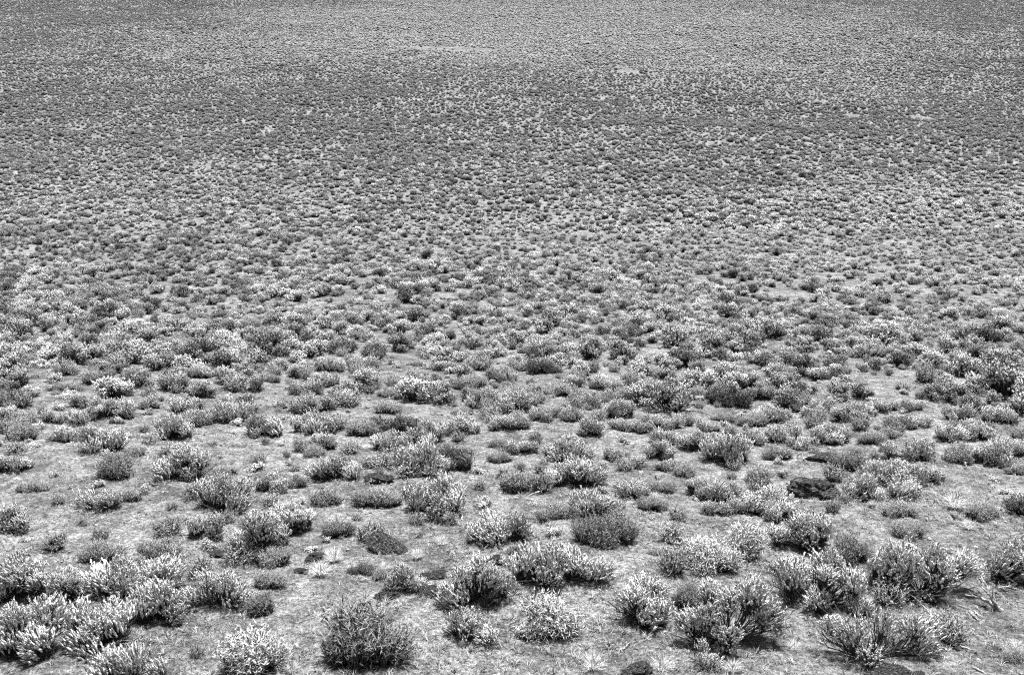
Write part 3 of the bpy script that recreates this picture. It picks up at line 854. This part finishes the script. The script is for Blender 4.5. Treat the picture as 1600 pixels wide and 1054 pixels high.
size *= np.interp(pts[:, 1], [24, 36, 60, 90, 150, 300], [0.90, 0.78, 0.70, 0.67, 0.65, 0.63])
size *= 0.92 + 0.22 * vnoise(pts[:, 0], pts[:, 1], 9.0, 31)
print('field bushes', len(pts))

# the largest of these in view become bushes of their own, up to 300 sagebrush in all
n_sage = sum(1 for p in PLANTS if p['kind'] == 'sagebrush')
inview = np.where((pu > 8) & (pu < 1592) & (pv > 300) & (pv < 655))[0]
order = inview[np.argsort(-(size[inview] / pd[inview]))][:max(0, 300 - n_sage)]
MIDP = [bush_soup(600 + i, 1.0, 0.55 + 0.06 * (i % 3), 66, 4, 3, 5, 0.082, True) for i in range(6)]
MIDM = []
for i, s in enumerate(MIDP):
    MIDM.append(s.mesh('foliage_crown', [M_PALE, M_TWIG]))
for i in order:
    t = thing('sagebrush', (pts[i, 0], pts[i, 1], pz[i] - 0.01), fr.random() * 6.28)
    sc_ = size[i]
    mat = [M_MID, M_MID, M_MID, M_DUSK, M_DUSK][int(fr.integers(5))]
    mobj('foliage_crown', MIDM[int(fr.integers(len(MIDM)))], t, scl=(sc_ * 1.05, sc_ * 1.05, sc_ * (0.85 + 0.3 * fr.random())), mat=mat)
    PLANTS.append(dict(o=t, kind='sagebrush', u=pu[i], v=pv[i] - 10, w=F / pd[i] * sc_, h=F / pd[i] * sc_ * 0.6, W=sc_, Ht=sc_ * 0.6, mat=mat, thin=False, auto=True))
rest = np.setdiff1d(np.arange(len(pts)), order)
pts, pz, size, pd = pts[rest], pz[rest], size[rest], pd[rest]
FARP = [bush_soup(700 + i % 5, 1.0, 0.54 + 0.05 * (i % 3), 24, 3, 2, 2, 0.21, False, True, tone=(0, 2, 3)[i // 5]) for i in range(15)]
MIDT = [bush_soup(620 + i % 3, 1.0, 0.54 + 0.05 * (i % 3), 66, 4, 3, 5, 0.082, True, tone=(0, 2, 3)[i // 3]) for i in range(9)]
protos = MIDT + FARP
# leaf tone by place: paints a shadow band across the plain, brighter light beyond
qx, qy = pts[:, 0], pts[:, 1]
shade_belt = np.exp(-((qy - 175 - 25 * vnoise(qx, qy, 60, 33) + 0.25 * np.abs(qx)) / 60.0) ** 2) + 1.1 * np.exp(-((qx + 165) / 85.0) ** 2) * np.clip((qy - 100) / 60, 0, 1) + 0.6 * np.exp(-((qx - 150) / 70.0) ** 2) * np.clip((qy - 80) / 60, 0, 1)
pale = np.exp(-((qy - 275) / 75.0) ** 2 - ((qx - 10) / 100.0) ** 2) + 0.25 * np.exp(-((qy - 50) / 25.0) ** 2)
score = 0.15 + 0.35 * np.exp(-((qy - 45) / 35.0) ** 2) + 1.25 * shade_belt - 0.95 * pale + 0.35 * vnoise(qx, qy, 22, 34) + 0.35 * fr.normal(size=len(pts))
tone = np.where(score > 0.45, 2, np.where(score > -0.15, 0, 1))
var = np.where(pd < 75, tone * 3 + fr.integers(0, 3, len(pts)), 9 + tone * 5 + fr.integers(0, 5, len(pts)))
rot = np.stack([np.zeros(len(pts)), np.zeros(len(pts)), fr.random(len(pts)) * 6.28], 1)
scl = np.stack([size * 1.05, size * 1.05, size * (0.8 + 0.35 * fr.random(len(pts)))], 1)
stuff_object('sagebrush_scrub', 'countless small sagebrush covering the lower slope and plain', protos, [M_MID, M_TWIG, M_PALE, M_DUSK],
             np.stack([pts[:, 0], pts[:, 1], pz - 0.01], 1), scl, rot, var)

# dwarf scrub filling the gaps between the near bushes
p = poisson(-34, 34, 8.5, 40, lambda X, Y: np.clip(0.25 + 0.35 * vnoise(X, Y, 3.0, 81) + (Y - 13) / 22.0, 0.06, 1.0) * (np.abs(X) < 0.6 * Y + 2), 0.36, 14000, 91)
d_ = np.array([np.min(np.hypot(cat[:, 0] - a, cat[:, 1] - b)) for a, b in p])
p = p[d_ > 0.30]
n = len(p); r = np.random.default_rng(93)
sz = 0.16 + 0.30 * r.random(n) ** 1.7
LOWP = [bush_soup(800 + i, 1.0, 0.5, 36, 4, 2, 4, 0.12, True) for i in range(3)] + [spray_soup(330 + i, 240, 1.0, 3, 0.016) for i in range(3)]
for q in LOWP[3:]:
    q.M = [m + 2 for m in q.M]
print('dwarf scrub', n)
stuff_object('dwarf_scrub', 'small dwarf scrub growing thinly between the near bushes', LOWP, [M_MID, M_TWIG, M_STEM, M_TIP],
             np.stack([p[:, 0], p[:, 1], H(p[:, 0], p[:, 1]) - 0.01], 1), np.stack([sz, sz, sz * (0.7 + 0.4 * r.random(n))], 1),
             np.stack([0 * sz, 0 * sz, r.random(n) * 6.28], 1), r.integers(0, 6, n))

# dry grass, gravel and twig litter on the near slope
def ground_scatter(n, ymax, seed, dens, ymin=7.0, power=1.0):
    r = np.random.default_rng(seed)
    Y = ymin + (ymax - ymin) * r.random(n) ** power
    X = (r.random(n) * 2 - 1) * (0.60 * Y + 2.5)
    k = r.random(n) < dens(X, Y)
    return X[k], Y[k], r
X, Y, r = ground_scatter(170000, 46, 41, lambda x, y: np.clip(np.interp(y, [9, 14, 22], [0.75, 0.60, 0.45]) + 0.45 * vnoise(x, y, 2.4, 51) + 0.30 * vnoise(x, y, 0.7, 52), 0.08, 1), power=0.85)
n = len(X)
sc = (0.03 + 0.075 * r.random(n) ** 2.4) * (1 + 0.3 * vnoise(X, Y, 3.0, 53))
gp = [tuft_soup(450 + i, 22, 1.3, 0.022, 0.7) for i in range(4)]
stuff_object('dry_grass', 'short dry grass growing thinly over the near slope', gp, [M_GRASS],
             np.stack([X, Y, H(X, Y) - 0.005], 1), np.stack([sc * 1.25, sc * 1.25, sc], 1),
             np.stack([0 * X, 0 * X, r.random(n) * 6.28], 1), r.integers(0, 4, n))

def pebble_soup(seed):
    r = np.random.default_rng(seed); s = TriSoup()
    V = unit(np.array([(1,0,0),(-1,0,0),(0,1,0),(0,-1,0),(0,0,1),(0,0,-1),(.7,.7,.4),(-.7,.6,.5),(.6,-.7,.4),(-.6,-.7,.3)], float) + 0.15 * r.normal(size=(10, 3)))
    import bmesh
    bm = bmesh.new()
    for v in V: bm.verts.new(v * (0.8 + 0.4 * r.random()))
    bmesh.ops.convex_hull(bm, input=bm.verts)
    bm.verts.index_update()
    Vv = [v.co[:] for v in bm.verts]; Ff = [[v.index for v in f.verts] for f in bm.faces]
    bm.free(); s.add(Vv, Ff); return s
X, Y, r = ground_scatter(26000, 42, 43, lambda x, y: np.clip(0.45 + 0.5 * vnoise(x, y, 3.1, 61), 0.06, 1), power=0.9)
n = len(X); sc = 0.007 + 0.032 * r.random(n) ** 3.2
stuff_object('gravel', 'scattered small stones on the bare soil', [pebble_soup(i) for i in range(4)], [M_PEB],
             np.stack([X, Y, H(X, Y) + sc * 0.2], 1), np.stack([sc, sc * 0.85, sc * 0.6], 1), r.random((n, 3)) * np.array([0.4, 0.4, 6.28]), r.integers(0, 4, n))

def stick_soup(seed):
    r = np.random.default_rng(seed); s = TriSoup()
    P = np.array([[-0.5, 0, 0.02], [-0.15, 0.06 * r.normal(), 0.06], [0.2, 0.06 * r.normal(), 0.05], [0.5, 0, 0.02]])
    V, Q = tube(P, [0.020, 0.017, 0.013, 0.005], 4); s.add(V, Q)
    V, Q = tube([P[1], P[1] + np.array([0.2, 0.15, 0.05]), P[1] + np.array([0.32, 0.3, 0.03])], [0.011, 0.008, 0.003], 4); s.add(V, Q)
    return s
X, Y, r = ground_scatter(9000, 38, 47, lambda x, y: np.clip(0.3 + 0.6 * vnoise(x, y, 1.8, 71), 0.03, 1), power=0.9)
n = len(X); sc = 0.06 + 0.20 * r.random(n) ** 2.5
stuff_object('twig_litter', 'broken twigs and litter strewn between the bushes', [stick_soup(i) for i in range(4)], [M_DEAD],
             np.stack([X, Y, H(X, Y) + 0.005], 1), np.stack([sc, sc, sc], 1), np.stack([0.15 * r.normal(size=n), 0.15 * r.normal(size=n), r.random(n) * 6.28], 1), r.integers(0, 4, n))

# ------------------------------------------------------------------ labels
REFS = {'big dark lava boulder': 'the big lichened boulder', 'low flat-topped dark': 'the flat-topped boulder', 'small dark boulder half': 'the half-hidden boulder',
        'long slanted dark': 'the slanted rock slab', 'flat dark rock alone': 'the lone flat rock', 'squarish dark rock': 'the squarish dark rock',
        'lichen spotted rock': 'the lichen spotted rock at the bottom edge', 'angular speckled': 'the angular speckled rock', 'small black stone': 'the small black stone',
        'thick forked dead': 'the thick forked dead limb', 'small forked pale': 'the small forked stick', 'white upright stick': 'the white upright stick',
        'hooked pale stick': 'the hooked pale stick', 'dark tangled dead': 'the dark tangled branch', 'bleached twig pile': 'the bleached twig pile',
        'grey dead branch': 'the grey dead branch', 'grey fallen stick': 'the grey fallen stick', 'small white arched': 'the white arched twig',
        'dark mottled rock': 'the dark mottled rock', 'pale mottled rock': 'the pale mottled rock', 'bundled pale': 'the bundled dead stems',
        'straight pale stick': 'the straight pale stick', 'weathered dead stems': 'the weathered dead stems', 'smooth grey stone': 'the smooth grey stone'}
marks = []
for L in THINGS_L:
    for k, v in REFS.items():
        if L['o']['label'].startswith(k): marks.append((v, L['u'], L['v']))
NTH = ['nearest', 'second nearest', 'third nearest', 'fourth nearest', 'fifth nearest']
def sector(du, dv):
    if abs(du) > abs(dv) * 1.4: return 'right of' if du > 0 else 'left of'
    return 'in front of' if dv > 0 else 'behind'
NOUN = {'sagebrush': 'sagebrush', 'broom_shrub': 'fine-stemmed shrub', 'bunchgrass': 'pale grass tuft'}
CATG = {'sagebrush': 'sagebrush', 'broom_shrub': 'shrub', 'bunchgrass': 'grass tuft'}
GRP = {'sagebrush': 'sagebrush standing apart on the near slope', 'broom_shrub': 'fine-stemmed shrubs among the sagebrush', 'bunchgrass': 'pale grass tufts on the near slope'}
ONES = 'zero one two three four five six seven eight nine ten eleven twelve thirteen fourteen fifteen sixteen seventeen eighteen nineteen'.split()
TENS = 'zero ten twenty thirty forty fifty sixty seventy eighty ninety'.split()
def spell(x):
    x = int(min(max(round(x), 0), 99))
    return ONES[x] if x < 20 else TENS[x // 10] + ('-' + ONES[x % 10] if x % 10 else '')
used = set()
cand = {}
for kind in NOUN:
    ps = [p for p in PLANTS if p['kind'] == kind]
    for ref, mu, mv in marks:
        secs = {}
        for p in ps:
            du, dv = p['u'] - mu, p['v'] - mv
            if abs(du) + abs(dv) < 4: continue
            secs.setdefault(sector(du, dv), []).append((math.hypot(du, dv * 1.4), id(p)))
        for sec, lst in secs.items():
            for rank, (dist, pid) in enumerate(sorted(lst)[:5]):
                cand.setdefault(pid, []).append((rank * 60 + dist, rank, sec, ref))
for p in PLANTS:
    ratio = p['W'] / max(p['Ht'], 0.05)
    size_w = 'large' if p['W'] > 1.35 else ('small' if p['W'] < 0.8 else 'medium sized')
    shape = 'wide low' if ratio > 2.1 else ('upright' if ratio < 1.35 else 'rounded')
    look = ('dusky ' if p['mat'] is M_DUSK else '') + ('sparse ' if p['thin'] else '')
    noun = NOUN[p['kind']]
    head = f"{size_w} {shape} {look}{noun}" if p['kind'] != 'bunchgrass' else f"{size_w} {noun}"
    best = sorted(cand.get(id(p), []))
    best = [c for c in best if c[0] < 330]
    lab = None
    if best:
        _s, rank, sec, ref = best[0]
        lab = f"{head}, {NTH[rank]} {sec} {ref}"
        if lab in used: lab = None
    if lab is None:
        across, down = spell(p['u'] / 16), spell(p['v'] / 10.54)
        for tail in ('', ', front one', ', rear one'):
            lab = f"{head}, {across} percent across and {down} percent down" + tail
            if lab not in used: break
    used.add(lab)
    p['o']['label'] = lab; p['o']['category'] = CATG[p['kind']]; p['o']['group'] = GRP[p['kind']]
